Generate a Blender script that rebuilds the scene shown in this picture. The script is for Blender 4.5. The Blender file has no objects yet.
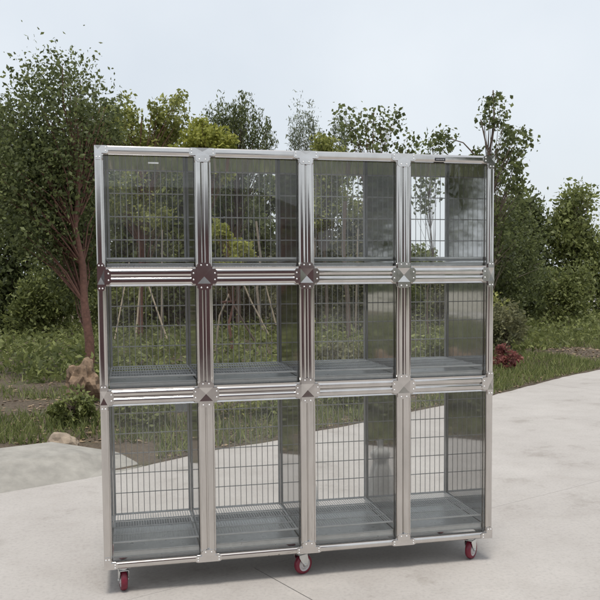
import bpy, bmesh, math, random
import numpy as np
from mathutils import Vector, Matrix
random.seed(7); RNG = np.random.default_rng(11)
S = bpy.context.scene
COL = S.collection
PI = math.pi

# ------------------------------------------------------------------ helpers
def new_mat(name):
    m = bpy.data.materials.new(name); m.use_nodes = True
    nt = m.node_tree; b = nt.nodes['Principled BSDF']
    return m, nt, b
def N(nt, t, **kw):
    n = nt.nodes.new(t)
    for k, v in kw.items(): setattr(n, k, v)
    return n
def noise(nt, scale, detail=4, rough=.55, mapping=None, coord='Object'):
    tc = N(nt, 'ShaderNodeTexCoord'); n = N(nt, 'ShaderNodeTexNoise')
    n.inputs['Scale'].default_value = scale; n.inputs['Detail'].default_value = detail
    n.inputs['Roughness'].default_value = rough
    if mapping:
        mp = N(nt, 'ShaderNodeMapping'); mp.inputs['Scale'].default_value = mapping
        nt.links.new(tc.outputs[coord], mp.inputs['Vector']); nt.links.new(mp.outputs['Vector'], n.inputs['Vector'])
    else: nt.links.new(tc.outputs[coord], n.inputs['Vector'])
    return n
def ramp(nt, src, stops):
    r = N(nt, 'ShaderNodeValToRGB'); e = r.color_ramp.elements
    while len(e) < len(stops): e.new(.5)
    for i, (p, c) in enumerate(stops):
        e[i].position = p; e[i].color = (*c, 1) if len(c) == 3 else c
    nt.links.new(src, r.inputs['Fac']); return r
def bump(nt, b, src, strength, dist=.01):
    bp = N(nt, 'ShaderNodeBump'); bp.inputs['Strength'].default_value = strength; bp.inputs['Distance'].default_value = dist
    nt.links.new(src, bp.inputs['Height']); nt.links.new(bp.outputs['Normal'], b.inputs['Normal'])

def steel(name, col, rough, wav=.0, brush=(1, 1, 1), metallic=1.0, rv=.08):
    m, nt, b = new_mat(name)
    b.inputs['Metallic'].default_value = metallic
    n = noise(nt, 30, 5, .6, brush)
    c = ramp(nt, n.outputs['Fac'], [(.3, tuple(x*.86 for x in col)), (.7, col)])
    nt.links.new(c.outputs['Color'], b.inputs['Base Color'])
    r = ramp(nt, n.outputs['Fac'], [(.3, (rough+rv,)*3), (.7, (max(rough-rv*.5, .02),)*3)])
    nt.links.new(r.outputs['Color'], b.inputs['Roughness'])
    if wav:
        w = noise(nt, 5, 2, .5); bump(nt, b, w.outputs['Fac'], wav, .004)
    return m
def plain(name, col, rough=.5, metallic=0, vary=.2, scale=20):
    m, nt, b = new_mat(name)
    n = noise(nt, scale, 5, .6)
    c = ramp(nt, n.outputs['Fac'], [(.3, tuple(x*(1-vary) for x in col)), (.7, tuple(min(1, x*(1+vary)) for x in col))])
    nt.links.new(c.outputs['Color'], b.inputs['Base Color'])
    b.inputs['Roughness'].default_value = rough; b.inputs['Metallic'].default_value = metallic
    return m
def leaf_mat(name, c1, c2, trans=.45):
    m, nt, b = new_mat(name)
    g = N(nt, 'ShaderNodeNewGeometry')
    r = ramp(nt, g.outputs['Random Per Island'], [(0, c1), (.75, c2), (1, tuple(min(.5, x*1.35) for x in c2))])
    nt.links.new(r.outputs['Color'], b.inputs['Base Color'])
    b.inputs['Roughness'].default_value = .5; b.inputs['Specular IOR Level'].default_value = .35
    tr = N(nt, 'ShaderNodeBsdfTranslucent'); mx = N(nt, 'ShaderNodeMixShader'); mx.inputs[0].default_value = trans
    nt.links.new(r.outputs['Color'], tr.inputs['Color'])
    nt.links.new(b.outputs[0], mx.inputs[1]); nt.links.new(tr.outputs[0], mx.inputs[2])
    nt.links.new(mx.outputs[0], nt.nodes['Material Output'].inputs['Surface'])
    return m

M = {}
M['frame'] = steel('polished_stainless', (.68, .66, .64), .085, .07, (.5, .5, .2), rv=.06)
M['plate'] = steel('pressed_stainless', (.70, .68, .665), .12, .28, (.4, .4, .4), rv=.06)
M['panel'] = steel('stainless_sheet', (.50, .50, .50), .05, .03, (1, 1, 3), rv=.015)
M['wire'] = steel('stainless_wire', (.64, .635, .62), .35, metallic=.5)
M['grate'] = steel('galvanised_wire', (.86, .87, .87), .35, metallic=.15)
M['pan'] = steel('tray_steel', (.70, .715, .72), .30, .015, metallic=.4)
M['fork'] = steel('zinc_plate', (.72, .74, .74), .30)
M['rivet'] = plain('rivet_aluminium', (.86, .86, .86), .30, .6, .05)
M['pu'] = plain('red_polyurethane', (.17, .012, .03), .35, 0, .2)
M['hub'] = plain('hub_grey', (.55, .52, .52), .45, .2, .1)
M['rubber'] = plain('black_rubber', (.03, .03, .032), .6)
M['badge'] = plain('badge_dark', (.05, .05, .055), .4, .3)
M['badge_mark'] = plain('badge_grey_print', (.35, .35, .36), .5)
M['pale_strip'] = plain('strip_white', (.75, .76, .74), .5)
# glass
m = bpy.data.materials.new('clear_glass'); m.use_nodes = True; nt = m.node_tree
for n_ in list(nt.nodes):
    if n_.type != 'OUTPUT_MATERIAL': nt.nodes.remove(n_)
tp = N(nt, 'ShaderNodeBsdfTransparent'); tp.inputs['Color'].default_value = (.965, .97, .966, 1)
gl = N(nt, 'ShaderNodeBsdfGlossy'); gl.inputs['Roughness'].default_value = .015; gl.inputs['Color'].default_value = (1, 1, 1, 1)
fr = N(nt, 'ShaderNodeFresnel'); fr.inputs['IOR'].default_value = 1.42
mx = N(nt, 'ShaderNodeMixShader')
nt.links.new(fr.outputs[0], mx.inputs[0]); nt.links.new(tp.outputs[0], mx.inputs[1]); nt.links.new(gl.outputs[0], mx.inputs[2])
df = N(nt, 'ShaderNodeBsdfDiffuse'); df.inputs['Color'].default_value = (.6, .6, .57, 1)
dn = noise(nt, 7, 7, .7, (1, 1, .6)); dr = ramp(nt, dn.outputs['Fac'], [(.42, (.006,)*3), (.75, (.055,)*3)])
m2 = N(nt, 'ShaderNodeMixShader'); nt.links.new(dr.outputs['Color'], m2.inputs[0]); nt.links.new(mx.outputs[0], m2.inputs[1]); nt.links.new(df.outputs[0], m2.inputs[2])
nt.links.new(m2.outputs[0], nt.nodes['Material Output'].inputs['Surface']); M['glass'] = m

# concrete
m, nt, b = new_mat('concrete_paving')
n1 = noise(nt, .9, 6, .6); n2 = noise(nt, 60, 4, .7); n3 = noise(nt, 4.5, 5, .65)
c1 = ramp(nt, n1.outputs['Fac'], [(.3, (.375, .348, .325)), (.7, (.445, .418, .392))])
c3 = ramp(nt, n3.outputs['Fac'], [(.25, (.90, .89, .88)), (.5, (.98, .98, .98)), (.7, (1.02, 1.02, 1.02))])
c2 = ramp(nt, n2.outputs['Fac'], [(.25, (.80, .80, .80)), (.5, (1, 1, 1)), (.8, (1.05, 1.05, 1.05))])
a = N(nt, 'ShaderNodeMixRGB', blend_type='MULTIPLY'); a.inputs[0].default_value = 1
a2 = N(nt, 'ShaderNodeMixRGB', blend_type='MULTIPLY'); a2.inputs[0].default_value = 1
nt.links.new(c1.outputs[0], a.inputs[1]); nt.links.new(c3.outputs[0], a.inputs[2])
nt.links.new(a.outputs[0], a2.inputs[1]); nt.links.new(c2.outputs[0], a2.inputs[2])
n4 = noise(nt, 260, 3, .6); c4 = ramp(nt, n4.outputs['Fac'], [(.28, (.62, .60, .58)), (.36, (1, 1, 1))])
n5 = noise(nt, 1.8, 8, .72); c5 = ramp(nt, n5.outputs['Fac'], [(.34, (.83, .82, .80)), (.44, (1, 1, 1)), (.62, (1, 1, 1)), (.72, (1.06, 1.05, 1.04))])
a3 = N(nt, 'ShaderNodeMixRGB', blend_type='MULTIPLY'); a3.inputs[0].default_value = 1; a4 = N(nt, 'ShaderNodeMixRGB', blend_type='MULTIPLY'); a4.inputs[0].default_value = 1
nt.links.new(a2.outputs[0], a3.inputs[1]); nt.links.new(c4.outputs[0], a3.inputs[2]); nt.links.new(a3.outputs[0], a4.inputs[1]); nt.links.new(c5.outputs[0], a4.inputs[2])
nt.links.new(a4.outputs[0], b.inputs['Base Color']); b.inputs['Roughness'].default_value = .85
bump(nt, b, n2.outputs['Fac'], .25, .004); M['concrete'] = m
M['joint'] = plain('joint_dirt', (.16, .15, .14), .95)
# soil
m, nt, b = new_mat('leaf_litter_soil')
n1 = noise(nt, 1.3, 6, .65); n2 = noise(nt, 40, 5, .75)
c1 = ramp(nt, n1.outputs['Fac'], [(.35, (.085, .065, .045)), (.52, (.15, .115, .08)), (.68, (.10, .11, .05))])
c2 = ramp(nt, n2.outputs['Fac'], [(.3, (.45, .42, .4)), (.6, (1, 1, 1)), (.75, (1.5, 1.4, 1.25))])
a = N(nt, 'ShaderNodeMixRGB', blend_type='MULTIPLY'); a.inputs[0].default_value = 1
nt.links.new(c1.outputs[0], a.inputs[1]); nt.links.new(c2.outputs[0], a.inputs[2])
nt.links.new(a.outputs[0], b.inputs['Base Color']); b.inputs['Roughness'].default_value = .95
bump(nt, b, n2.outputs['Fac'], .8, .03); M['soil'] = m
M['field'] = plain('dry_ground', (.30, .28, .23), .95, 0, .25, .6)
M['bark'] = plain('bark_brown', (.13, .095, .075), .9, 0, .35, 30)
M['bark_red'] = plain('bark_red_brown', (.15, .075, .055), .9, 0, .35, 25)
M['bark_pale'] = plain('bark_pale', (.30, .25, .20), .9, 0, .3, 25)
M['pole'] = plain('peeled_pole', (.38, .31, .23), .8, 0, .25, 20)
M['stone_tan'] = plain('tan_stone', (.30, .24, .18), .95, 0, .35, 9)
M['rotten'] = plain('rotten_wood', (.19, .13, .085), .95, 0, .5, 14)
M['stone_grey'] = plain('grey_concrete_block', (.30, .285, .255), .9, 0, .2, 9)
M['box_grey'] = plain('grey_paint', (.17, .18, .18), .6, 0, .15, 8)
L = {}
L['dark'] = leaf_mat('leaf_dark', (0.065, 0.081, 0.031), (0.163, 0.189, 0.072))
L['mid'] = leaf_mat('leaf_mid', (0.094, 0.114, 0.036), (0.234, 0.260, 0.091))
L['light'] = leaf_mat('leaf_light', (0.149, 0.172, 0.046), (0.333, 0.345, 0.103))
L['yellow'] = leaf_mat('leaf_yellow_green', (.20, .22, .035), (.42, .43, .10), .45)
L['olive'] = leaf_mat('leaf_olive', (0.100, 0.106, 0.053), (0.237, 0.231, 0.119))
L['grey'] = leaf_mat('leaf_grey_green', (0.108, 0.132, 0.084), (0.252, 0.276, 0.180))
L['grass'] = leaf_mat('grass_blade', (0.084, 0.114, 0.036), (0.240, 0.264, 0.096))
L['dry'] = leaf_mat('dry_leaf', (.10, .065, .04), (.30, .22, .14), .1)
L['red'] = leaf_mat('reddish_leaf', (.16, .05, .05), (.34, .14, .12))

def props(o, label=None, cat=None, group=None, kind=None):
    if label: o['label'] = label
    if cat: o['category'] = cat
    if group: o['group'] = group
    if kind: o['kind'] = kind
    return o
def empty(name, loc=(0, 0, 0), rz=0):
    o = bpy.data.objects.new(name, None); o.location = loc; o.rotation_euler = (0, 0, rz); COL.objects.link(o); o.empty_display_size = .1
    return o
class MB:
    """collects shapes of ONE mesh"""
    def __init__(s): s.v = []; s.f = []; s.mi = []; s.sm = []
    def add(s, vs, fs, mi=0, smooth=False):
        o = len(s.v); s.v += [tuple(p) for p in vs]
        for f in fs: s.f.append(tuple(i+o for i in f)); s.mi.append(mi); s.sm.append(smooth)
    def box(s, x0, x1, y0, y1, z0, z1, mi=0):
        s.add([(x0,y0,z0),(x1,y0,z0),(x1,y1,z0),(x0,y1,z0),(x0,y0,z1),(x1,y0,z1),(x1,y1,z1),(x0,y1,z1)],
              [(0,3,2,1),(4,5,6,7),(0,1,5,4),(1,2,6,5),(2,3,7,6),(3,0,4,7)], mi)
    def tube(s, pts, rad, n=8, mi=0, smooth=True):
        pts = [Vector(p) for p in pts]
        if not hasattr(rad, '__len__'): rad = [rad]*len(pts)
        vs = []; fs = []
        ref = None
        for i, p in enumerate(pts):
            d = (pts[min(i+1, len(pts)-1)]-pts[max(i-1, 0)]).normalized()
            if ref is None: ref = d.orthogonal().normalized()
            ref = (ref - d*ref.dot(d)).normalized(); q = d.cross(ref)
            for k in range(n):
                a = 2*PI*k/n; vs.append(p+(ref*math.cos(a)+q*math.sin(a))*rad[i])
        for i in range(len(pts)-1):
            for k in range(n):
                fs.append((i*n+k, i*n+(k+1) % n, (i+1)*n+(k+1) % n, (i+1)*n+k))
        s.add(vs, fs, mi, smooth)
        s.add(vs[:n], [tuple(reversed(range(n)))], mi); s.add(vs[-n:], [tuple(range(n))], mi)
    def lathe(s, prof, c, axis='x', n=28, mi=0, smooth=True):
        """prof: (offset along axis, radius)"""
        vs = []; fs = []
        for (h, r) in prof:
            for k in range(n):
                a = 2*PI*k/n; u, w = r*math.cos(a), r*math.sin(a)
                vs.append((c[0]+h, c[1]+u, c[2]+w) if axis == 'x' else (c[0]+u, c[1]+h, c[2]+w) if axis == 'y' else (c[0]+u, c[1]+w, c[2]+h))
        for i in range(len(prof)-1):
            for k in range(n): fs.append((i*n+k, i*n+(k+1) % n, (i+1)*n+(k+1) % n, (i+1)*n+k))
        s.add(vs, fs, mi, smooth)
    def build(s, name, mats, parent=None, bevel=0, loc=None):
        me = bpy.data.meshes.new(name); me.from_pydata(s.v, [], s.f)
        if not isinstance(mats, (list, tuple)): mats = [mats]
        for q in mats: me.materials.append(q)
        me.polygons.foreach_set('material_index', s.mi); me.polygons.foreach_set('use_smooth', s.sm)
        bm = bmesh.new(); bm.from_mesh(me); bmesh.ops.recalc_face_normals(bm, faces=bm.faces)
        bm.to_mesh(me); bm.free(); me.update()
        o = bpy.data.objects.new(name, me); COL.objects.link(o)
        if parent: o.parent = parent
        if loc: o.location = loc
        if bevel:
            bv = o.modifiers.new('Bevel', 'BEVEL'); bv.width = bevel; bv.segments = 2; bv.limit_method = 'ANGLE'; bv.angle_limit = .6
        return o
def quads_mesh(name, P, mat, parent=None):
    """P: (n,4,3) array of quads -> one mesh"""
    n = len(P); me = bpy.data.meshes.new(name)
    me.vertices.add(n*4); me.vertices.foreach_set('co', P.reshape(-1).astype(np.float32))
    me.loops.add(n*4); me.loops.foreach_set('vertex_index', np.arange(n*4, dtype=np.int32))
    me.polygons.add(n); me.polygons.foreach_set('loop_start', np.arange(0, n*4, 4, dtype=np.int32))
    try: me.polygons.foreach_set('loop_total', np.full(n, 4, dtype=np.int32))
    except Exception: pass
    me.materials.append(mat); me.update(calc_edges=True); me.validate()
    o = bpy.data.objects.new(name, me); COL.objects.link(o)
    if parent: o.parent = parent
    return o
def leaf_quads(C, size, aspect=.55, droop=0., RN=RNG):
    n = len(C); d = RN.normal(size=(n, 3)); d[:, 2] -= droop*2; d /= np.linalg.norm(d, axis=1)[:, None]
    t = RN.normal(size=(n, 3)); t -= (t*d).sum(1)[:, None]*d; t /= np.linalg.norm(t, axis=1)[:, None]
    nn = np.cross(d, t)
    s = (size*RN.uniform(.45, 1.45, n))[:, None]
    a = C - d*s*.5; b_ = C + t*s*aspect*.5 + nn*s*.10; c = C + d*s*.5; e = C - t*s*aspect*.5 + nn*s*.10
    return np.stack([a, b_, c, e], 1)

# ------------------------------------------------------------------ the setting
g = MB(); g.add([(-400, -400, -.03), (400, -400, -.03), (400, 400, -.03), (-400, 400, -.03)], [(0, 1, 2, 3)])
props(g.build('ground', M['field']), kind='structure')
# paving slabs with open joints
a0 = math.atan2(-.24, .10); ux, uy = math.cos(a0), math.sin(a0); vx, vy = -uy, ux
pb = MB()
PX, PY = 3.6, 4.2
ox, oy = .68, .05
g_ = .0024
def slab_pt(s_, t_): return (ox+ux*s_+vx*t_, oy+uy*s_+vy*t_)
off_s = -.12; PX = 6.5
for i in range(-4, 4):
    for j in range(-7, 8):
        sh = 0 if i >= 0 else PY*.62
        s0, s1 = off_s+i*PX+g_*.4, off_s+(i+1)*PX-g_*.4; t0, t1 = (j*PY+g_, (j+1)*PY-g_) if i >= 0 else (-3+j*9+g_, -3+(j+1)*9-g_)
        q = [slab_pt(s0, t0), slab_pt(s1, t0), slab_pt(s1, t1), slab_pt(s0, t1)]
        pb.add([(x, y, 0) for x, y in q]+[(x, y, -.02) for x, y in q], [(0,1,2,3),(0,4,5,1),(1,5,6,2),(2,6,7,3),(3,7,4,0)])
props(pb.build('pavement', M['concrete']), kind='structure')
jb = MB(); jb.add([(*slab_pt(-27, -30), -.012), (*slab_pt(25, -30), -.012), (*slab_pt(25, 34), -.012), (*slab_pt(-27, 34), -.012)], [(0,1,2,3)])
props(jb.build('pavement_joints', M['joint']), kind='structure')

# planting bed : ragged front edge through the measured points
edge = [(-6.5, 2.6), (-3.2, 1.15), (-1.6, 1.32), (-.75, 1.72), (-.18, 2.02), (.25, 2.26), (.74, 2.63), (1.28, 2.87), (1.61, 3.12), (2.17, 3.45), (2.73, 3.85),
        (3.22, 4.15), (4.0, 4.65), (4.37, 4.95), (5.6, 5.9), (7.6, 7.2), (11, 8.6), (16, 9.6)]
def edge_y(x):
    for (a, b), (c, d) in zip(edge, edge[1:]):
        if a <= x <= c: return b+(d-b)*(x-a)/(c-a)
    return edge[0][1] if x < edge[0][0] else edge[-1][1]
from mathutils import noise as mn
def bed_z(x, y):
    d = y-edge_y(x)
    if d < 0: return 0
    h = .012+.10*min(1, d/1.2)**1.3
    h += .06*min(1, d/.8)*(mn.noise(Vector((x*.9, y*.9, 0)))+.4*mn.noise(Vector((x*3, y*3, 4))))
    return h
bb = MB(); nx, ny = 190, 90; xs = np.linspace(-6.5, 16, nx); vs = []
for i, x in enumerate(xs):
    e0 = edge_y(x)+.05*mn.noise(Vector((x*4, 0, 7)))+.03*mn.noise(Vector((x*13, 0, 2)))
    for j in range(ny):
        y = e0+(30-e0)*(j/(ny-1))**2.2
        z = -.01 if j == 0 else max(.004, bed_z(x, y))
        vs.append((x, y, z))
bb.add(vs, [(i*ny+j, (i+1)*ny+j, (i+1)*ny+j+1, i*ny+j+1) for i in range(nx-1) for j in range(ny-1)], 0, True)
props(bb.build('planting_bed', M['soil']), kind='structure')

# ------------------------------------------------------------------ the cage bank
W = 1.68; TOP = 1.788; BOT = .105; ZA = 1.277; ZB = .8005; D = .44
XP = [0, .418, .842, 1.2655, W]
cage = empty('cage_bank', (W/2, .22, 0))
props(cage, 'tall stainless steel pet cage bank of twelve glass-fronted cells on red caster wheels', 'cage')
class CageMB(MB):
    def build(s, name, mats, bevel=0, parent=None):
        s.v = [(x-W/2, y-.22, z) for x, y, z in s.v]
        return MB.build(s, name, mats, parent or cage, bevel)
def bar_profile(w0, w1, crown=.0045, n=7, depth=.028, y0=0.):
    """convex front face between w0..w1; list of (w, y)"""
    p = []
    for i in range(n+1):
        t = i/n; p.append((w0+(w1-w0)*t, y0 - crown*(1-(2*t-1)**4)))
    p += [(w1, y0+depth), (w0, y0+depth)]
    return p
def extrude(mb, prof, c, a, b, vert):
    n = len(prof); vs = []
    for t in (a, b):
        for (w, y) in prof: vs.append((c+w, y, t) if vert else (t, y, c+w))
    fs = [(i, (i+1) % n, n+(i+1) % n, n+i) for i in range(n)]
    mb.add(vs, fs, 0, False); mb.add(vs[:n], [tuple(range(n))]); mb.add(vs[n:], [tuple(range(n))])
def member(name, c, a, b, vert, lo, hi, lip_lo, lip_hi, double):
    """one front frame member: one or two ribs and the bright glazing lips"""
    mb = CageMB(); L0 = lo+lip_lo; H0 = hi-lip_hi
    if double:
        mid = (L0+H0)/2; gap = .0022
        extrude(mb, bar_profile(L0, mid-gap), c, a, b, vert); extrude(mb, bar_profile(mid+gap, H0), c, a, b, vert)
        if vert: mb.box(c+mid-gap-.001, c+mid+gap+.001, .006, .026, a, b)
        else: mb.box(a, b, .006, .026, c+mid-gap-.001, c+mid+gap+.001)
    else: extrude(mb, bar_profile(L0, H0), c, a, b, vert)
    for q0, q1, on, sgn in ((lo, L0, lip_lo, -1), (H0, hi, lip_hi, 1)):
        if on:
            if sgn < 0: pr = [(q0, .012), (q0, .004), (q0+.002, -.0015), (q1+.0005, .001), (q1+.0005, .012)]
            else: pr = [(q0-.0005, .012), (q0-.0005, .001), (q1-.002, -.0015), (q1, .004), (q1, .012)]
            extrude(mb, pr, c, a, b, vert)
    return mb.build(name, M['frame'])
ZN = [TOP, ZA, ZB, BOT]
half_v = {0: (0, .0335, 0, .006), 4: (-.0335, 0, .006, 0)}
band = {0: (-.036, 0, .006, 0), 1: (-.037, .040, .008, .010), 2: (-.037, .036, .008, .010), 3: (0, .031, 0, .006)}
for ci, x in enumerate(XP):
    lo, hi, l0, l1 = half_v.get(ci, (-.034, .034, .006, .006))
    for r in range(3):
        ztop = ZN[r]+band[r][0]; zbot = ZN[r+1]+band[r+1][1]
        member('post', x, zbot, ztop, True, lo, hi, l0, l1, ci not in (0, 4))
for r in range(4):
    lo, hi, l0, l1 = band[r]
    for ci in range(4):
        xa = XP[ci]+half_v.get(ci, (0, .034))[1]; xb = XP[ci+1]+half_v.get(ci+1, (-.034, 0))[0]
        member('rail', ZN[r], xa, xb, False, lo, hi, l0, l1, r in (1, 2))

# corner connectors: four tilted arms meeting in an X crease, with domed rivets
def connector(x, z, arms, hx, hz, r_i):
    """arms: subset of 'LRUD'; hx/hz = half widths of the centre field (left,right / down,up)"""
    mb = CageMB(); yb = -.0085; xl, xr = hx; zd, zu = hz
    cxm = x+(xr-xl)/2 if (xl == 0 or xr == 0) else x
    czm = z+(zu-zd)/2 if (zd == 0 or zu == 0) else z
    ctr = (cxm, -.0066 if 0 < r_i < 3 else -.0080, czm)
    cor = {'LD': (x-xl, yb, z-zd), 'RD': (x+xr, yb, z-zd), 'RU': (x+xr, yb, z+zu), 'LU': (x-xl, yb, z+zu)}
    reach = .025; bulge = 0.
    def arm(p, q, dx, dz, on):
        if on:
            P = Vector(p); Q = Vector(q); dv = Vector((dx, 0, dz)); t = (Q-P)
            e = [P+dv*reach*.7, P+dv*reach+t*.14, P+dv*reach+t*.86, Q+dv*reach*.7]
            for k in e: k.y = yb
            P2, Q2 = P.copy(), Q.copy(); P2.y = Q2.y = yb
            m1 = (P2+Q2)/2; m1.y = yb-bulge
            m2 = (e[1]+e[2])/2; m2.y = yb-bulge*.5
            vs = [ctr, P2, e[0], e[1], m2, e[2], e[3], Q2, m1]
            mb.add(vs, [(0, 1, 8), (0, 8, 7), (1, 2, 3, 8), (8, 3, 4), (8, 4, 5), (8, 5, 6, 7)])
            rim = [P2, e[0], e[1], m2, e[2], e[3], Q2]; back = [Vector((r_.x, .004, r_.z)) for r_ in rim]; n = len(rim)
            mb.add(rim+back, [(i, i+1, n+i+1, n+i) for i in range(n-1)])
            for s_ in (.28, .72):
                c = P+t*s_+dv*reach*.62
                rx = [(0, .0033), (-.0008, .0031), (-.0018, .0020), (-.0022, .0003)]
                vv = []; k_ = 10
                for (h, rr) in rx:
                    for q_ in range(k_):
                        an = 2*PI*q_/k_; vv.append((c.x+rr*math.cos(an), yb-.0006+h, c.z+rr*math.sin(an)))
                mb.add(vv, [(i*k_+q_, i*k_+(q_+1) % k_, (i+1)*k_+(q_+1) % k_, (i+1)*k_+q_) for i in range(3) for q_ in range(k_)], 1, True)
                mb.add(vv[-k_:], [tuple(range(k_))], 1)
        else:
            P2 = Vector((p[0], yb, p[2])); Q2 = Vector((q[0], yb, q[2]))
            mb.add([ctr, P2, Q2], [(0, 1, 2)])
            mb.add([P2, Q2, (Q2.x, .02, Q2.z), (P2.x, .02, P2.z)], [(0, 1, 2, 3)])
    arm(cor['LD'], cor['LU'], -1, 0, 'L' in arms); arm(cor['RU'], cor['RD'], 1, 0, 'R' in arms)
    arm(cor['RD'], cor['LD'], 0, -1, 'D' in arms); arm(cor['LU'], cor['RU'], 0, 1, 'U' in arms)
    lo_, hi_ = band[r_i][0], band[r_i][1]
    mb.box(x-(.0337 if xl else 0), x+(.0337 if xr else 0), .0012, .0275, z+lo_-.0003*(lo_ != 0), z+hi_+.0003*(hi_ != 0))
    return mb.build('corner_connector', [M['plate'], M['rivet']])
for ci, x in enumerate(XP):
    for r in range(4):
        arms = ('L' if ci > 0 else '')+('R' if ci < 4 else '')+('U' if r > 0 else '')+('D' if r < 3 else '')
        hx = (0 if ci == 0 else .0275, 0 if ci == 4 else .0275)
        lo, hi, l0, l1 = band[r]
        hz = (-lo-(l0 if lo else 0), hi-(l1 if hi else 0))
        if ci == 0: hx = (0, .0275)
        if ci == 4: hx = (.0275, 0)
        connector(x, ZN[r], arms, hx, hz, r)

WT = .034
decks = [(1.348, 1.306, TOP-.034), (.874, .832, ZA-.034), (.200, .145, ZB-.034)]   # grate z, pan floor z, cell ceiling
hor = [[1.753, 1.651, 1.548, 1.445, 1.364], [1.238, 1.148, 1.057, .966, .876], [.752, .662, .570, .479, .387, .298, .204]]
# side panels and partitions
for r in range(3):
    z1 = ZN[r]-(.004 if r == 0 else .0); z0 = ZN[r+1]+(.004 if r == 2 else .0)
    for ci, x in enumerate(XP):
        mb = CageMB()
        if ci == 0: mb.box(.002, WT, .0285, D+.02, z0, z1-.001)
        elif ci == 4: mb.box(W-WT, W-.002, .0285, D+.02, z0, z1-.001)
        else: mb.box(x-WT, x+WT, .0285, D+.02, z0, z1-.001)
        mb.build('side_panel' if ci in (0, 4) else 'partition', M['panel'])
mb = CageMB()
for i in range(4): mb.box(XP[i]+WT, XP[i+1]-WT, .0285, D+.018, TOP-.034, TOP-.006)
mb.build('roof_panel', M['panel'])
# rear frame
for r in range(4):
    zc = ZN[r]+(-.016 if r == 0 else (.016 if r == 3 else 0))
    mb = CageMB(); mb.box(.0, W, D+.0215, D+.036, zc-(.012 if r == 3 else .014), zc+(.010 if r == 3 else .014))
    mb.build('rear_rail', M['frame'], .002)
for r in range(3):
    zg, zp, zc = decks[r]
    for i in range(4):
        x0, x1 = XP[i]+WT, XP[i+1]-WT
        # glass
        mb = CageMB(); zt = ZN[r]+band[r][0]; zb = ZN[r+1]+band[r+1][1]
        mb.box(x0-.003, x1+.003, .0135, .0185, zb-.003, zt+.003)
        gp = mb.build('glass_door', M['glass'])
        if r == 0 and i == 0:
            s_ = CageMB(); s_.box(.205, .246, .0122, .0132, 1.724, 1.730); s_.build('pale_strip', M['pale_strip'], 0, gp)  # thin pale strip on the front of the first top pane
        # rear wire gate
        mb = CageMB(); y = D-.004; zb = hor[r][-1]; ztp = hor[r][0]
        for z in hor[r]: mb.tube([(x0+.004, y, z), (x1-.004, y, z)], .0024, 6)
        nb = 13; sp = (x1-x0-.02)/nb
        for k in range(nb+1):
            xx = x0+.010+k*sp; mb.tube([(xx, y-.004, zb-.003), (xx, y-.004, ztp+.003)], .0016, 6)
        wg = mb.build('wire_gate', M['wire'])
        for xx in (x0+.0055, x1-.0055):
            mb = CageMB(); mb.tube([(xx, y, zb-.012), (xx, y, ztp+.006)], .0046, 8); mb.build('stile', M['grate'], 0, wg)
        # floor grate
        mb = CageMB(); ya, yb_ = .034, D-.012
        nb = 30; sp = (x1-x0-.016)/nb
        for k in range(nb+1):
            xx = x0+.008+k*sp; mb.tube([(xx, ya, zg), (xx, yb_, zg)], .0017, 5)
        for q in range(5):
            yy = ya+(yb_-ya)*q/4; mb.tube([(x0+.002, yy, zg+.002), (x1-.002, yy, zg+.002)], .0030 if q else .0046, 8)
        for xx in (x0+.004, x1-.004): mb.tube([(xx, ya, zg-.002), (xx, yb_, zg-.002)], .0034, 6)
        mb.build('floor_grate', M['grate'])
        # pull-out tray
        mb = CageMB(); t = .0015; h = .022
        mb.box(x0+.003, x1-.003, .030, D-.010, zp, zp+t)
        mb.box(x0+.003, x1-.003, D-.010, D-.010+t, zp, zp+h)
        mb.box(x0+.003, x0+.003+t, .030, D-.010, zp+t, zp+h); mb.box(x1-.003-t, x1-.003, .030, D-.010, zp+t, zp+h)
        mb.box(x0+.003, x1-.003, .027, .030, zp-.003, zp+h-.004); mb.tube([(x0+.003, .0265, zp-.002), (x1-.003, .0265, zp-.002)], .003, 8)
        mb.tube([(x0+.003, .0265, zp+h), (x1-.003, .0265, zp+h)], .0035, 8)
        mb.build('pull_out_tray', M['pan'])
# badge on the top rail
mb = CageMB(); mb.box(1.405, 1.452, -.0068, -.004, 1.760, 1.774); bd = mb.build('name_plate', M['badge'], .0008)
mb = CageMB()
for q in range(5): mb.box(1.411+q*.0075, 1.4155+q*.0075, -.0074, -.0069, 1.7645, 1.7695)
mb.build('plate_marks', M['badge_mark'], 0, bd)
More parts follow.
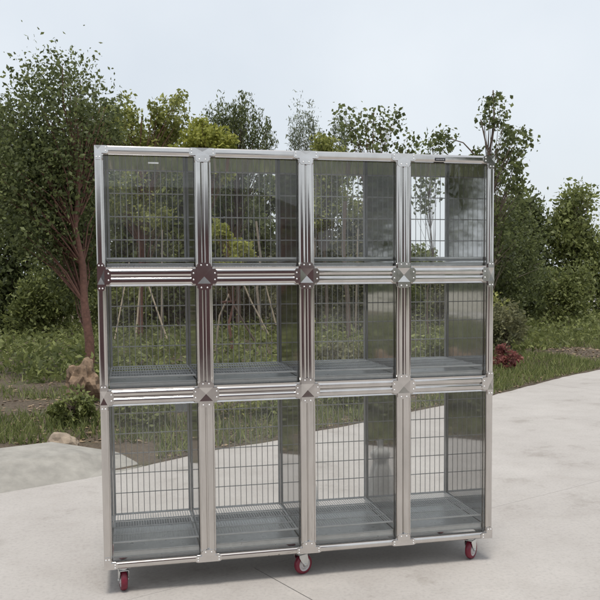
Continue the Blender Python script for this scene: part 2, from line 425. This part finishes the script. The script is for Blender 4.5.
# casters
def caster(x, y, rz):
    c = empty('caster', (x-W/2, y-.22, 0), rz); c.parent = cage
    R = .0435
    mb = MB(); mb.box(-.028, .028, -.024, .024, BOT-.0045, BOT-.001); mb.lathe([(0, .001), (0, .017), (.008, .019), (.011, .017), (.011, .001)], (0, 0, BOT-.0155), 'z', 20)
    mb.build('swivel_plate', M['fork'], c, .001)
    mb = MB()
    for sx in (-1, 1):   # fork leg: tapering plate from swivel to axle
        x0, x1 = sx*.0165, sx*.0190
        pts = [(-.020, .0905), (.024, .0905), (.030, .060), (.014+.012, .040), (.014, .034), (.002+.006, .040), (-.010, .062), (-.020, .080)]
        n = len(pts); vs = [(x0, a, b) for a, b in pts]+[(x1, a, b) for a, b in pts]
        mb.add(vs, [tuple(range(n)), tuple(range(n, 2*n))]+[(i, (i+1) % n, n+(i+1) % n, n+i) for i in range(n)])
    mb.box(-.019, .019, -.020, .024, .0880, .0905)
    mb.lathe([(-.022, .001), (-.022, .006), (.022, .006), (.022, .001)], (0, .014, R), 'x', 12)
    mb.build('fork', M['fork'], c, .0006)
    mb = MB(); mb.lathe([(-.0125, .030), (-.0135, .034), (-.012, .040), (-.006, .0433), (0, .0435), (.006, .0433), (.012, .040), (.0135, .034), (.0125, .030)], (0, .014, R), 'x', 36, 0)
    w = mb.build('wheel', M['pu'], c)
    mb = MB(); mb.lathe([(-.011, .001), (-.011, .012), (-.0145, .013), (-.0145, .017), (-.008, .019), (-.0105, .0285), (-.012, .0302), (.012, .0302), (.0105, .0285), (.008, .019), (.0145, .017), (.0145, .013), (.011, .012), (.011, .001)], (0, .014, R), 'x', 32, 0)
    mb.build('hub', M['hub'], w)
caster(.075, .030, math.radians(8)); caster(.815, .040, math.radians(-62)); caster(1.595, .040, math.radians(-48))
caster(.075, .40, math.radians(30)); caster(.84, .40, math.radians(-75)); caster(1.60, .40, math.radians(-40))

# ------------------------------------------------------------------ vegetation
def trunk_pts(base, top, wob=.06, n=7, seed=0):
    rr = random.Random(seed); B = Vector(base); T = Vector(top)
    return [B.lerp(T, i/(n-1))+Vector((rr.uniform(-wob, wob), rr.uniform(-wob, wob), 0))*(0 if i == 0 else 1) for i in range(n)]
def tree(name, label, cat, base, blobs, leaf, n, size, bark='bark', r0=.05, top=None, seed=0, group=None, droop=0., aspect=.55, nclump=None, fuzz=.35, strands=False, twiggy=False):
    """blobs: (cx,cy,cz,rx,ry,rz) crown masses in world coordinates. Leaves sit in small clumps spread through them."""
    rr = np.random.default_rng(100+seed); rnd = random.Random(seed)
    bx, by = base; bz = bed_z(bx, by)-.03
    root = empty(name, (bx, by, bz)); props(root, label, cat, group)
    vol = np.array([b[3]*b[4]*b[5] for b in blobs])**.75; share = vol/vol.sum()
    tb = MB(); Cs = []
    zt = max(b[2] for b in blobs) if top is None else top
    cxm = sum(b[0] for b in blobs)/len(blobs); cym = sum(b[1] for b in blobs)/len(blobs)
    tp = trunk_pts((bx, by, bz), (bx*.45+cxm*.55, by*.45+cym*.55, zt), .05, 8, seed)
    tb.tube([p-Vector((bx, by, bz)) for p in tp], [r0*(1-.8*i/7) for i in range(8)], 9)
    nclump = nclump or max(10, int(n/55))
    for bi, b in enumerate(blobs):
        k = max(3, int(nclump*share[bi])); m_ = max(10, int(n*share[bi]/k))
        d = rr.normal(size=(k, 3)); d /= np.linalg.norm(d, axis=1)[:, None]
        rad = rr.uniform(.25, 1.0, k)**.6
        cc = np.array(b[:3])+d*rad[:, None]*np.array(b[3:6])
        rc = np.mean(b[3:6])*fuzz*rr.uniform(.5, 1.3, k)
        for q in range(k):
            P = np.clip(rr.normal(size=(m_, 3)), -1.5, 1.5)*rc[q]*.6
            if strands: P[:, 2] *= 2.2; P[:, 0] *= .45; P[:, 1] *= .45
            Cs.append(cc[q]+P)
            if q < (24 if not twiggy else 40):
                zf = min(max((cc[q][2]-bz)*.75, .3), zt-bz)
                ti = min(6, int((zf/(zt-bz))*7)); s0 = tp[ti]
                e = Vector(cc[q]); mid = s0.lerp(e, .5)+Vector((rnd.uniform(-.06, .06), rnd.uniform(-.06, .06), .05))
                O = Vector((bx, by, bz))
                tb.tube([s0-O, mid-O, e-O], [r0*.22, r0*.13, r0*.05], 5)
    C = np.concatenate(Cs); C = C[C[:, 2] > bz+.03]
    tb.build('trunk', M[bark], root)
    Q = leaf_quads(C, size, aspect, droop, rr)-np.array([bx, by, bz])
    quads_mesh('crown', Q, L[leaf], root)
    return root
def shrub(name, label, cat, x, y, rx, ry, h, leaf, n, size, seed=0, group=None, z0=None, nb=4, aspect=.5):
    rr = random.Random(seed+50); z0 = bed_z(x, y) if z0 is None else z0
    bl = []
    for i in range(nb):
        a = rr.uniform(0, 2*PI); q = rr.uniform(.2, .65)
        hh = h*rr.uniform(.45, .72)
        bl.append((x+math.cos(a)*rx*q, y+math.sin(a)*ry*q, z0+hh*rr.uniform(.55, .95), rx*rr.uniform(.4, .6), ry*rr.uniform(.4, .6), hh*.5))
    return tree(name, label, cat, (x, y), bl, leaf, n, size, r0=.02+.01*h, seed=seed, group=group, aspect=aspect, fuzz=.5)

# left edge: dark dense tree with red-brown trunk
tree('dark_tree', 'dense dark green tree with reddish brown trunk at the far left', 'tree', (-.33, 6.8),
     [(-.62, 7.0, 3.1, .55, .6, .9), (-.95, 6.9, 2.2, .52, .5, .7), (-.42, 7.5, 2.3, .45, .5, .9), (-1.2, 7.2, 2.8, .45, .5, .7), (-.55, 7.4, 1.5, .40, .4, .5), (-.2, 7.6, 3.3, .35, .4, .45)],
     'dark', 26000, .055, 'bark_red', .065, seed=1, fuzz=.5)
tree('slender_tree', 'light green slender tree rising behind the top left corner of the cage', 'tree', (.39, 12.0),
     [(.2, 12.2, 4.1, .46, .5, .65), (.72, 12.3, 3.7, .46, .5, .6), (1.0, 12.0, 4.35, .40, .4, .5), (.15, 12.1, 2.9, .45, .5, .5), (.6, 12.0, 2.5, .4, .4, .35)],
     'light', 10500, .075, 'bark_red', .045, seed=2)
tree('golden_tree', 'bright yellow-green bushy tree above the post between first and second columns', 'tree', (1.40, 10.2),
     [(1.46, 10.2, 3.66, .34, .3, .28), (1.80, 10.2, 3.48, .28, .3, .24), (1.16, 10.2, 3.40, .26, .3, .22), (1.62, 10.2, 3.1, .3, .3, .2)], 'yellow', 6000, .07, 'bark_red', .03, seed=3)
tree('golden_shrub', 'low yellow-green shrub seen through the second cell of the top row', 'shrub', (1.69, 8.75),
     [(1.52, 8.9, 1.95, .17, .2, .24), (1.80, 8.9, 1.72, .22, .25, .20), (1.66, 8.8, 1.50, .28, .25, .17)], 'yellow', 2300, .062, 'bark_red', .028, seed=4)
tree('willow', 'dark drooping willow behind the top of the second cage column', 'tree', (2.55, 14.2),
     [(2.7, 14.2, 4.4, .50, .6, .7), (2.3, 14.5, 4.5, .55, .6, .6), (3.12, 14.2, 4.0, .36, .5, .8), (2.5, 14, 3.3, .6, .5, .6), (1.9, 14.2, 4.0, .45, .5, .7)],
     'dark', 11000, .085, 'bark', .06, seed=5, droop=.8, aspect=.28, strands=True, twiggy=True)
tree('feathery_tree', 'feathery pale green tree with thin hanging twigs above the third column', 'tree', (4.45, 15.0),
     [(4.2, 15, 4.35, .45, .5, .80), (4.75, 15, 4.0, .40, .5, .6), (5.1, 15, 4.5, .3, .4, .5)], 'grey', 5200, .085, 'bark_pale', .05, seed=6, droop=.7, aspect=.22, strands=True, fuzz=.42, twiggy=True)
tree('bushy_tree', 'mid green bushy tree just left of the top of the third column', 'tree', (4.3, 13.2),
     [(4.35, 13.2, 3.65, .46, .5, .42), (4.25, 13.2, 4.15, .28, .4, .34), (4.75, 13.2, 3.75, .34, .4, .3), (4.6, 13.3, 3.0, .5, .5, .5), (4.0, 13.2, 2.7, .45, .5, .5)], 'light', 6200, .08, 'bark', .045, seed=7)
tree('poplar', 'dark poplar with scattered round leaves over the third column', 'tree', (4.25, 9.9),
     [(4.25, 9.9, 3.55, .42, .4, .45), (4.0, 9.9, 3.85, .34, .3, .35), (4.70, 10, 3.85, .34, .3, .28), (5.05, 10, 3.45, .28, .3, .26), (4.3, 9.9, 2.9, .34, .3, .4)],
     'dark', 1250, .075, 'bark_red', .032, top=4.1, seed=8, aspect=.8, nclump=80, fuzz=.75, twiggy=True)
tree('sapling', 'sparse sapling with small leaf clusters over the fourth column', 'tree', (5.15, 9.4),
     [(5.25, 9.4, 3.45, .26, .3, .26), (5.48, 9.4, 3.62, .14, .2, .16), (5.0, 9.4, 2.82, .26, .3, .26), (4.95, 9.4, 2.5, .16, .2, .16)],
     'dark', 620, .07, 'bark', .016, top=3.6, seed=9, aspect=.8, nclump=50, fuzz=.75, twiggy=True)
# right-hand tree with long bare limbs
t9 = tree('leaning_tree', 'dark leafy tree with long bare arching branches at the right edge', 'tree', (6.25, 9.6),
     [(6.15, 9.6, 2.35, .34, .4, .32), (6.5, 9.7, 2.0, .5, .4, .5), (6.10, 9.5, 3.35, .22, .3, .22), (6.65, 9.6, 2.9, .35, .4, .4), (6.8, 9.8, 3.6, .4, .4, .4), (6.45, 9.6, 4.15, .35, .3, .35)],
     'dark', 2600, .08, 'bark', .05, top=4.5, seed=10, aspect=.75, nclump=90, fuzz=.42)
mb = MB()
for pts in ([(0.12, 0, 2.55), (-.25, -.05, 2.95), (-.55, 0, 3.15), (-.85, .05, 3.45)], [(.12, 0, 2.9), (-.1, 0, 3.2), (-.42, 0, 3.50), (-.9, 0, 3.62)], [(.15, 0, 2.7), (.05, 0, 3.3), (-.1, 0, 3.9)]):
    mb.tube(pts, [.02, .014, .010, .006][:len(pts)], 6)
mb.build('branch', M['bark'], t9)
tree('evergreen_tree', 'dense dark evergreen filling the gap right of the cage', 'tree', (7.0, 11.0),
     [(7.1, 11, 2.2, .6, .6, .75), (6.85, 10.8, 1.4, .55, .5, .6), (7.6, 11.1, 1.7, .6, .5, .9), (7.2, 11, .9, .7, .5, .5)], 'dark', 12000, .07, 'bark_pale', .05, seed=11)

# background wood row : individual trees and bushes that close the view
rows = [  # x, y, rx, height, leaf, kind
 (-2.2, 15, 1.1, 4.9, 'dark'), (-.7, 18, 1.2, 5.9, 'dark'), (.9, 18.5, 1.1, 5.2, 'mid'), (2.3, 19, 1.2, 5.5, 'dark'), (3.9, 19, 1.0, 4.3, 'mid'),
 (5.2, 18.6, 1.0, 4.4, 'olive'), (6.4, 19, 1.0, 3.5, 'olive'), (7.6, 19.5, 1.0, 2.8, 'grey'), (8.9, 19, .9, 2.1, 'mid'), (10.3, 18.5, .9, 2.3, 'olive'), (11.6, 18, 1.1, 3.9, 'dark'), (13.2, 18, 1.1, 4.0, 'mid'),
 (.15, 16.3, 1.0, 4.0, 'dark'), (1.7, 16.8, 1.0, 4.3, 'mid'), (3.1, 16.9, .8, 3.9, 'dark')]
adj = {'dark': 'dark green', 'mid': 'mid green', 'olive': 'olive green', 'grey': 'grey green', 'light': 'light green'}
where = ['far left, beyond the dark left edge tree', 'behind the left post', 'behind the first cell column', 'behind the second cell column, under the willow', 'behind the post left of the third column',
         'behind the left of the third column', 'behind the middle of the third column', 'behind the post left of the fourth column', 'low, under open sky behind the fourth column',
         'low, behind the fourth column partition', 'behind the right outer post', 'farthest right, past the right edge evergreen',
         'nearer the cage behind the first column left part', 'nearer the cage behind the first inner post', 'nearer the cage behind the second column right part']
for i, (x, y, rx, h, lf) in enumerate(rows):
    bl = []
    rr = random.Random(300+i)
    for k in range(7):
        zz = h*(.14+.72*k/6); w_ = rx*(1.15 if k < 5 else .7)
        bl.append((x+rr.uniform(-.4, .4)*rx, y+rr.uniform(-.4, .4), zz, w_*.66, .5, h*.13))
    tree('woodland_tree', f'{adj[lf]} woodland tree standing {where[i]}', 'tree', (x, y), bl, lf, 11000, .13, 'bark', .07, seed=20+i, fuzz=.7, group='trees of the wood behind the cage')
# understorey, seen through the middle row
und = [(-1.5, 13.5, .8, 1.2, 'mid'), (.0, 14.5, .8, 1.1, 'mid'), (1.3, 15, .8, 1.3, 'dark'), (2.6, 15.2, .8, 1.2, 'olive'), (3.6, 13.8, .7, 1.3, 'olive'), (4.9, 13.6, .7, 1.5, 'olive'),
       (6.1, 13.6, .8, 1.5, 'mid'), (7.2, 14.0, .8, 1.3, 'olive'), (8.6, 13.4, .9, 1.6, 'dark'), (10.2, 13.6, .9, 1.4, 'mid')]
uw = ['left of the cage behind the bare trunk', 'behind the first cell of the middle row', 'behind the post right of the first column', 'behind the second cell of the middle row',
      'behind the post left of the third column', 'behind the third cell of the middle row', 'behind the fourth cell of the middle row', 'behind the right partition of the middle row',
      'just right of the cage behind the evergreen', 'beyond the pink-leaved plant at the far right']
for i, (x, y, rx, h, lf) in enumerate(und):
    shrub('undergrowth_bush', f'{adj[lf]} bush {uw[i]}', 'bush', x, y, rx*1.15, .6, h*1.25, lf, 5200, .085, 60+i, 'bushes under the woodland trees', nb=5)
# near-bed low plants
shrub('weed_clump', 'leafy green weed clump left of the cage beside the brown stump', 'plant', -.28, 3.3, .30, .25, .34, 'mid', 1500, .045, 81, nb=5)
shrub('weed_clump', 'wide green weed clump behind the bottom left cell', 'plant', .20, 3.25, .36, .28, .26, 'mid', 1800, .045, 82, nb=5)
shrub('weed_clump', 'small green weed clump behind the bottom second cell', 'plant', 1.35, 3.6, .26, .22, .16, 'grass', 900, .045, 83, nb=4)
shrub('red_leaved_plant', 'small plant with pinkish red leaves right of the cage', 'plant', 5.0, 6.3, .22, .2, .34, 'red', 800, .05, 84, nb=4)
shrub('roadside_bush', 'olive green bush right of the cage behind the red-leaved plant', 'bush', 5.7, 7.6, .6, .4, .95, 'olive', 3500, .06, 85, nb=5)
shrub('yellow_bush', 'small yellowish bush under the leaning pole right of the cage', 'bush', 5.9, 8.5, .35, .3, 1.05, 'light', 1500, .06, 86, nb=4)
shrub('verge_bush', 'low mid green bush seen through the bottom fourth cell', 'bush', 3.9, 6.2, .6, .4, .5, 'mid', 2600, .055, 87, nb=5)
shrub('verge_bush', 'low olive bush seen through the bottom third cell', 'bush', 2.6, 6.0, .6, .4, .45, 'olive', 2600, .055, 88, nb=5)

# saplings and their wooden props
def stick(name, label, cat, pts, r, mat, group=None):
    B = Vector(pts[0]); mb = MB(); n = len(pts)
    rr = r if hasattr(r, '__len__') else [r*(1-.25*i/(n-1)) for i in range(n)]
    mb.tube([Vector(p)-B for p in pts], rr, 8)
    o = mb.build(name, M[mat], None, 0, B); props(o, label, cat, group); return o
gp = 'wooden poles propping the young trees'
def gz(x, y): return bed_z(x, y)-.02
stick('support_pole', 'pale pole leaning right, left half of the A-shape in the first middle cell', 'pole', [(.27, 11.3, gz(.27, 11.3)), (.42, 11.6, 1.5)], .018, 'pole', gp)
stick('support_pole', 'pale pole leaning left, right half of the A-shape in the first middle cell', 'pole', [(.88, 11.3, gz(.88, 11.3)), (.44, 11.75, 1.5)], .018, 'pole', gp)
stick('support_pole', 'thin pole leaning right at the left of the first middle cell', 'pole', [(-.12, 11, .05), (.20, 11.4, 1.6)], .014, 'pole', gp)
stick('support_pole', 'long pale pole slanting down to the right in the second middle cell', 'pole', [(2.72, 10.8, .1), (2.32, 10.9, .9), (1.98, 11.0, 1.75)], .017, 'pole', gp)
stick('support_pole', 'brown pole crossing low behind the second middle cell', 'pole', [(2.27, 9.4, .05), (1.72, 9.5, 1.05)], .018, 'bark', gp)
stick('support_pole', 'pole slanting down at the right of the second middle cell', 'pole', [(2.78, 10.9, .45), (2.48, 11.0, 1.7)], .015, 'pole', gp)
stick('support_pole', 'short pole leaning against the red-brown trunk in the second middle cell', 'pole', [(1.5, 9.4, .1), (1.58, 9.4, .7), (1.74, 9.4, 1.05)], .016, 'pole', gp)
stick('cross_brace', 'short red-brown brace tied across the trunk in the second middle cell', 'brace', [(1.58, 9.2, .92), (1.76, 9.2, .93)], .022, 'bark_red')
stick('thin_trunk', 'wavy pale sapling trunk in the second middle cell', 'trunk', [(2.78, 12, .05), (2.66, 12, .6), (2.62, 12, 1.1), (2.70, 12, 1.7), (2.62, 12, 2.4)], .03, 'bark_pale')
stick('thin_trunk', 'thick grey-brown trunk behind the third middle cell', 'trunk', [(3.9, 10.0, .0), (3.88, 10, .9), (3.80, 10, 1.8), (3.84, 10, 2.6)], .045, 'bark')
stick('thin_trunk', 'slim pale trunk right beside the grey-brown one in the third middle cell', 'trunk', [(4.28, 10.9, .0), (4.30, 10.9, .9), (4.34, 10.9, 2.2)], .024, 'bark_pale')
stick('thin_trunk', 'slim pale trunk at the right of the first middle cell', 'trunk', [(.74, 11.5, .0), (.78, 11.5, 1.2), (.80, 11.5, 2.2)], .020, 'bark_pale')
stick('thin_trunk', 'straight dark trunk between the legs of the A-shaped props', 'trunk', [(.40, 11.9, .0), (.42, 11.9, 1.2), (.38, 11.9, 2.4)], .028, 'bark_red')
stick('thin_trunk', 'thin pale trunk seen through the fourth middle cell', 'trunk', [(5.45, 12, .0), (5.5, 12, 1.2), (5.42, 12, 2.2)], .022, 'bark_pale')
stick('support_pole', 'light brown pole leaning right outside the right post of the cage', 'pole', [(6.35, 10.2, .35), (6.42, 10.2, .75), (6.85, 10.3, 1.75)], .035, 'pole', gp)

# rocks, stump, slab, box
def rock(name, label, cat, loc, dims, mat, seed, sub=3, amp=.28):
    bm = bmesh.new(); bmesh.ops.create_icosphere(bm, subdivisions=sub, radius=1)
    for v in bm.verts:
        p = v.co.copy(); k = 1+amp*mn.noise(p*1.1+Vector((seed, 0, 0)))+amp*.6*mn.noise(p*3+Vector((seed, 5, 0)))
        v.co = Vector((p.x*k*dims[0], p.y*k*dims[1], p.z*k*dims[2]))
    me = bpy.data.meshes.new(name); bm.to_mesh(me); bm.free(); me.materials.append(M[mat])
    o = bpy.data.objects.new(name, me); o.location = loc; COL.objects.link(o); props(o, label, cat); return o
rock('stump', 'brown broken stump at the foot of the left trunk', 'stump', (-.30, 4.7, .28), (.15, .18, .22), 'rotten', 3, 4, .55)
rock('rock', 'small pale tan rock at the left edge on the soil', 'rock', (-.36, 2.75, .08), (.11, .1, .08), 'stone_tan', 6)
rock('rock', 'low brown rock lying behind the bottom left cell', 'rock', (.62, 4.4, .10), (.16, .12, .07), 'stone_tan', 8)
mb = MB()
mb.add([(-.9, 1.62, 0), (-.15, 1.98, 0), (.22, 2.22, 0), (.10, 2.62, 0), (-.55, 2.6, 0), (-1.2, 2.3, 0),
        (-.85, 1.95, .13), (-.22, 2.22, .12), (.02, 2.34, .05), (0.0, 2.55, .05), (-.42, 2.5, .15), (-1.05, 2.25, .15)],
       [(0,1,7,6),(1,2,8,7),(2,3,9,8),(3,4,10,9),(4,5,11,10),(5,0,6,11),(6,7,10,11),(7,8,9,10)])
o = mb.build('kerb_slab', M['stone_grey'], None, .012); props(o, 'sloping grey concrete slab at the left edge of the paving', 'slab')
mb = MB(); mb.box(-.2, .2, -.06, .06, 0, .19)
o = mb.build('grey_box', M['box_grey'], None, .006, (.60, 3.75, bed_z(.60, 3.75)-.01)); props(o, 'dull grey box among the weeds behind the bottom left cell', 'box')

shrub('weed_clump', 'low green weed clump at the paving edge behind the bottom third cell', 'plant', 2.15, 3.95, .32, .2, .22, 'mid', 1300, .045, 91, nb=5)
shrub('weed_clump', 'green weed clump behind the left of the bottom second cell', 'plant', .98, 3.55, .3, .22, .2, 'light', 1100, .04, 92, nb=5)
# tied sack behind the cage
mb = MB(); pr_ = [(0, .050), (.01, .066), (.06, .070), (.15, .058), (.22, .046), (.255, .034), (.27, .030), (.285, .040), (.31, .046), (.335, .028), (.345, .010), (.36, .012), (.385, .016)]
k_ = 44; vs = []
for (h_, r_) in pr_:
    for q in range(k_):
        a = 2*PI*q/k_; f_ = 1+.10*math.sin(a*9+h_*14)*min(1, h_*8)+.05*math.sin(a*4+1)
        vs.append((r_*f_*math.cos(a)*1.15, r_*f_*math.sin(a)*.85, h_))
mb.add(vs, [(i*k_+q, i*k_+(q+1) % k_, (i+1)*k_+(q+1) % k_, (i+1)*k_+q) for i in range(len(pr_)-1) for q in range(k_)], 0, True)
mb.add(vs[-k_:], [tuple(range(k_))])
o = mb.build('tied_sack', plain('white_plastic', (.75, .73, .69), .5, 0, .08), None, 0, (1.015, .87, .001)); props(o, 'pale tied sack on the paving, mirrored in the side panel of the third bottom cell', 'sack')

# grass & litter (uncountable)
def scatter(n, fn):
    P = []
    while len(P) < n:
        x = RNG.uniform(-4, 11); d = abs(RNG.normal())*2.5; y = edge_y(x)+.01+d
        if y < 16 and fn(x, y, d): P.append((x, y, bed_z(x, y)))
    return np.array(P)
P = scatter(44000, lambda x, y, d: not (x < .3 and y < 2.75) and .12+mn.noise(Vector((x*.8, y*.8, 3)))+.15*(d < .35) > .02)
h = RNG.uniform(.03, .10, len(P)); a = RNG.uniform(0, 2*PI, len(P)); w = .0035+h*.03
dx = np.stack([np.cos(a)*w, np.sin(a)*w, 0*a], 1); ln = np.stack([RNG.normal(size=len(P))*h*.4, RNG.normal(size=len(P))*h*.4, h], 1)
props(quads_mesh('grass', np.stack([P-dx, P+dx, P+ln+dx*.2, P+ln-dx*.2], 1), L['grass']), 'patchy green grass on the soil bed behind the cage', 'grass', kind='stuff')
P = scatter(15000, lambda x, y, d: not (x < .3 and y < 2.75)); P[:, 2] += .008
Q = leaf_quads(P, .05, .6); Q[:, :, 2] = P[:, None, 2]+(Q[:, :, 2]-P[:, None, 2])*.3
props(quads_mesh('leaf_litter', Q, L['dry']), 'brown fallen leaves strewn over the soil bed', 'leaves', kind='stuff')
n_ = 60000; X = RNG.uniform(-5, 14, n_); Y = 6.2+RNG.uniform(0, 1, n_)**1.3*11
k = np.array([(y-edge_y(x) > 1.6) and (mn.noise(Vector((x*.7, y*.7, 9)))+.25*min(1, (y-7)/3) > -.08) for x, y in zip(X, Y)])
X, Y = X[k], Y[k]; Z = np.array([bed_z(x, y) for x, y in zip(X, Y)])+np.abs(RNG.normal(size=len(X)))*.13
props(quads_mesh('ground_cover', leaf_quads(np.stack([X, Y, Z], 1), .085, .5), L['mid']), 'low green ground cover under the trees', 'ground cover', kind='stuff')
# far low wood round the horizon
ang = RNG.uniform(0, 2*PI, 26000); R_ = RNG.uniform(75, 95, len(ang))
hh = np.array([1.6+1.5*mn.noise(Vector((math.cos(q)*9, math.sin(q)*9, 0))) for q in ang])
P = np.stack([R_*np.cos(ang), R_*np.sin(ang), np.abs(RNG.uniform(0, 1, len(ang)))*np.clip(hh, .4, 4)], 1)
props(quads_mesh('distant_wood', leaf_quads(P, 1.1, .8), L['grey']), 'low distant line of trees along the horizon', 'wood', kind='stuff')

# ------------------------------------------------------------------ behind the camera, mirrored in the glass and steel
m, nt, b = new_mat('red_brick')
tc = N(nt, 'ShaderNodeTexCoord'); mp = N(nt, 'ShaderNodeMapping'); mp.inputs['Rotation'].default_value = (PI/2, 0, 0)
br = N(nt, 'ShaderNodeTexBrick'); br.inputs['Color1'].default_value = (.17, .072, .075, 1); br.inputs['Color2'].default_value = (.12, .055, .058, 1)
br.inputs['Mortar'].default_value = (.22, .2, .19, 1); br.inputs['Scale'].default_value = 4; br.inputs['Mortar Size'].default_value = .012
nt.links.new(tc.outputs['Object'], mp.inputs['Vector']); nt.links.new(mp.outputs['Vector'], br.inputs['Vector'])
nt.links.new(br.outputs['Color'], b.inputs['Base Color']); b.inputs['Roughness'].default_value = .9; M['brick'] = m
M['roof'] = plain('dark_tiles', (.07, .07, .075), .8); M['darkglass'] = plain('window_glass', (.04, .05, .06), .1); M['whitepaint'] = plain('white_paint', (.7, .7, .68), .5)
bd = empty('brick_building', (-1.6, -7.3, 0)); props(bd, 'low red brick building with dark roof mirrored in the left half of the cage', 'building')
mb = MB(); mb.box(-4.6, 4.3, -5, 0, 0, 2.0); mb.build('wall', M['brick'], bd)
mb = MB(); mb.add([(-4.8, .25, 1.98), (4.6, .25, 1.98), (4.6, -5.3, 1.98), (-4.8, -5.3, 1.98), (-3.8, -1.2, 2.62), (3.6, -1.2, 2.62)], [(0,1,5,4),(1,2,5),(2,3,4,5),(3,0,4),(0,1,2,3)]); mb.build('roof', M['roof'], bd)
for k in (-3.2, -.9):
    mb = MB(); mb.box(k-.45, k+.45, .003, .06, .9, 1.7); w_ = mb.build('window', M['whitepaint'], bd)
    mb = MB(); mb.box(k-.38, k+.38, .061, .07, .97, 1.63); mb.build('pane', M['darkglass'], w_)
tree('palm_like_tree', 'dark drooping tree mirrored in the glass of the top right cell', 'tree', (6.6, -9.0),
     [(6.6, -9, 4.4, 1.3, .8, .9), (5.9, -9, 3.3, .6, .6, 1.1), (7.4, -9, 3.2, .9, .6, 1.2)], 'dark', 6000, .28, 'bark', .12, seed=90, droop=1.1, aspect=.16, strands=True)
for i, (x, y, rx, h, lf, lb) in enumerate([(9.5, -34, 2.0, 2.6, 'dark', 'round dark bush mirrored at the left of the third top cell'), (14, -36, 1.6, 3.2, 'dark', 'taller dark bush mirrored in the middle of the third top cell'),
        (-13, -22, 2.5, 5, 'mid', 'broad green tree mirrored past the left end of the brick building'),
        (12, -30, 3.2, 3.0, 'dark', 'wide dark bush mirrored low between the third and fourth columns'), (18, -31, 3.2, 3.4, 'dark', 'wide dark bush mirrored low in the fourth column'), (25, -30, 3.4, 3.2, 'olive', 'wide olive bush mirrored low in the right outer post')]):
    shrub('mirrored_bush', lb, 'bush', x, y, rx, 1.5, h, lf, 3000, .25, 95+i, z0=0)

# ------------------------------------------------------------------ camera, light
cd = bpy.data.cameras.new('camera'); cam = bpy.data.objects.new('camera', cd); COL.objects.link(cam)
yaw, pitch, roll = map(math.radians, (12.3419, 3.6076, -.4777))
cy, sy, cp, sp = math.cos(yaw), math.sin(yaw), math.cos(pitch), math.sin(pitch)
fw = Vector((sy*cp, cy*cp, -sp)); rt = Vector((cy, -sy, 0)); up = rt.cross(fw)
r2 = rt*math.cos(roll)+up*math.sin(roll); u2 = -rt*math.sin(roll)+up*math.cos(roll)
mw = Matrix((r2, u2, -fw)).transposed().to_4x4(); mw.translation = Vector((.1026, -3.2048, 1.2592))
cam.matrix_world = mw
cd.sensor_width = 36; cd.lens = 791.26/600*36; cd.shift_x = 2/600; cd.shift_y = 30/600; cd.clip_end = 2000; cd.clip_start = .05
S.camera = cam

SUN_EL, SUN_AZ = math.radians(76), math.radians(195)     # azimuth clockwise from +Y
w = bpy.data.worlds.new('World'); S.world = w; w.use_nodes = True; nt = w.node_tree
bg = nt.nodes['Background']; bg.inputs['Strength'].default_value = .108
sky = N(nt, 'ShaderNodeTexSky'); sky.sky_type = 'NISHITA'; sky.sun_disc = False; sky.sun_elevation = SUN_EL; sky.sun_rotation = SUN_AZ
sky.air_density = 1.2; sky.dust_density = 4; sky.ozone_density = 1
# thin bright cloud veil mixed over the sky
tc = N(nt, 'ShaderNodeTexCoord'); cn = N(nt, 'ShaderNodeTexNoise'); cn.inputs['Scale'].default_value = 2.2; cn.inputs['Detail'].default_value = 5
nt.links.new(tc.outputs['Generated'], cn.inputs['Vector'])
cr = ramp(nt, cn.outputs['Fac'], [(.3, (.70,)*3), (.65, (.92,)*3)])
mxw = N(nt, 'ShaderNodeMixRGB'); nt.links.new(cr.outputs['Color'], mxw.inputs[0])
nt.links.new(sky.outputs['Color'], mxw.inputs[1]); mxw.inputs[2].default_value = (6.6, 7.0, 7.4, 1)
nt.links.new(mxw.outputs[0], bg.inputs['Color'])
sl = bpy.data.lights.new('sun', 'SUN'); sl.energy = 2.0; sl.angle = math.radians(14); sl.color = (1, .95, .88)
so = bpy.data.objects.new('sun', sl); COL.objects.link(so)
d = Vector((math.sin(SUN_AZ)*math.cos(SUN_EL), math.cos(SUN_AZ)*math.cos(SUN_EL), math.sin(SUN_EL)))
so.rotation_euler = d.to_track_quat('Z', 'Y').to_euler()
vs_ = S.view_settings; vs_.view_transform = 'Standard'; vs_.look = 'None'; vs_.gamma = 1; vs_.use_curve_mapping = False; vs_.exposure = .3
S.render.engine = 'CYCLES'; S.cycles.max_bounces = 8; S.cycles.transparent_max_bounces = 12; S.cycles.use_denoising = True
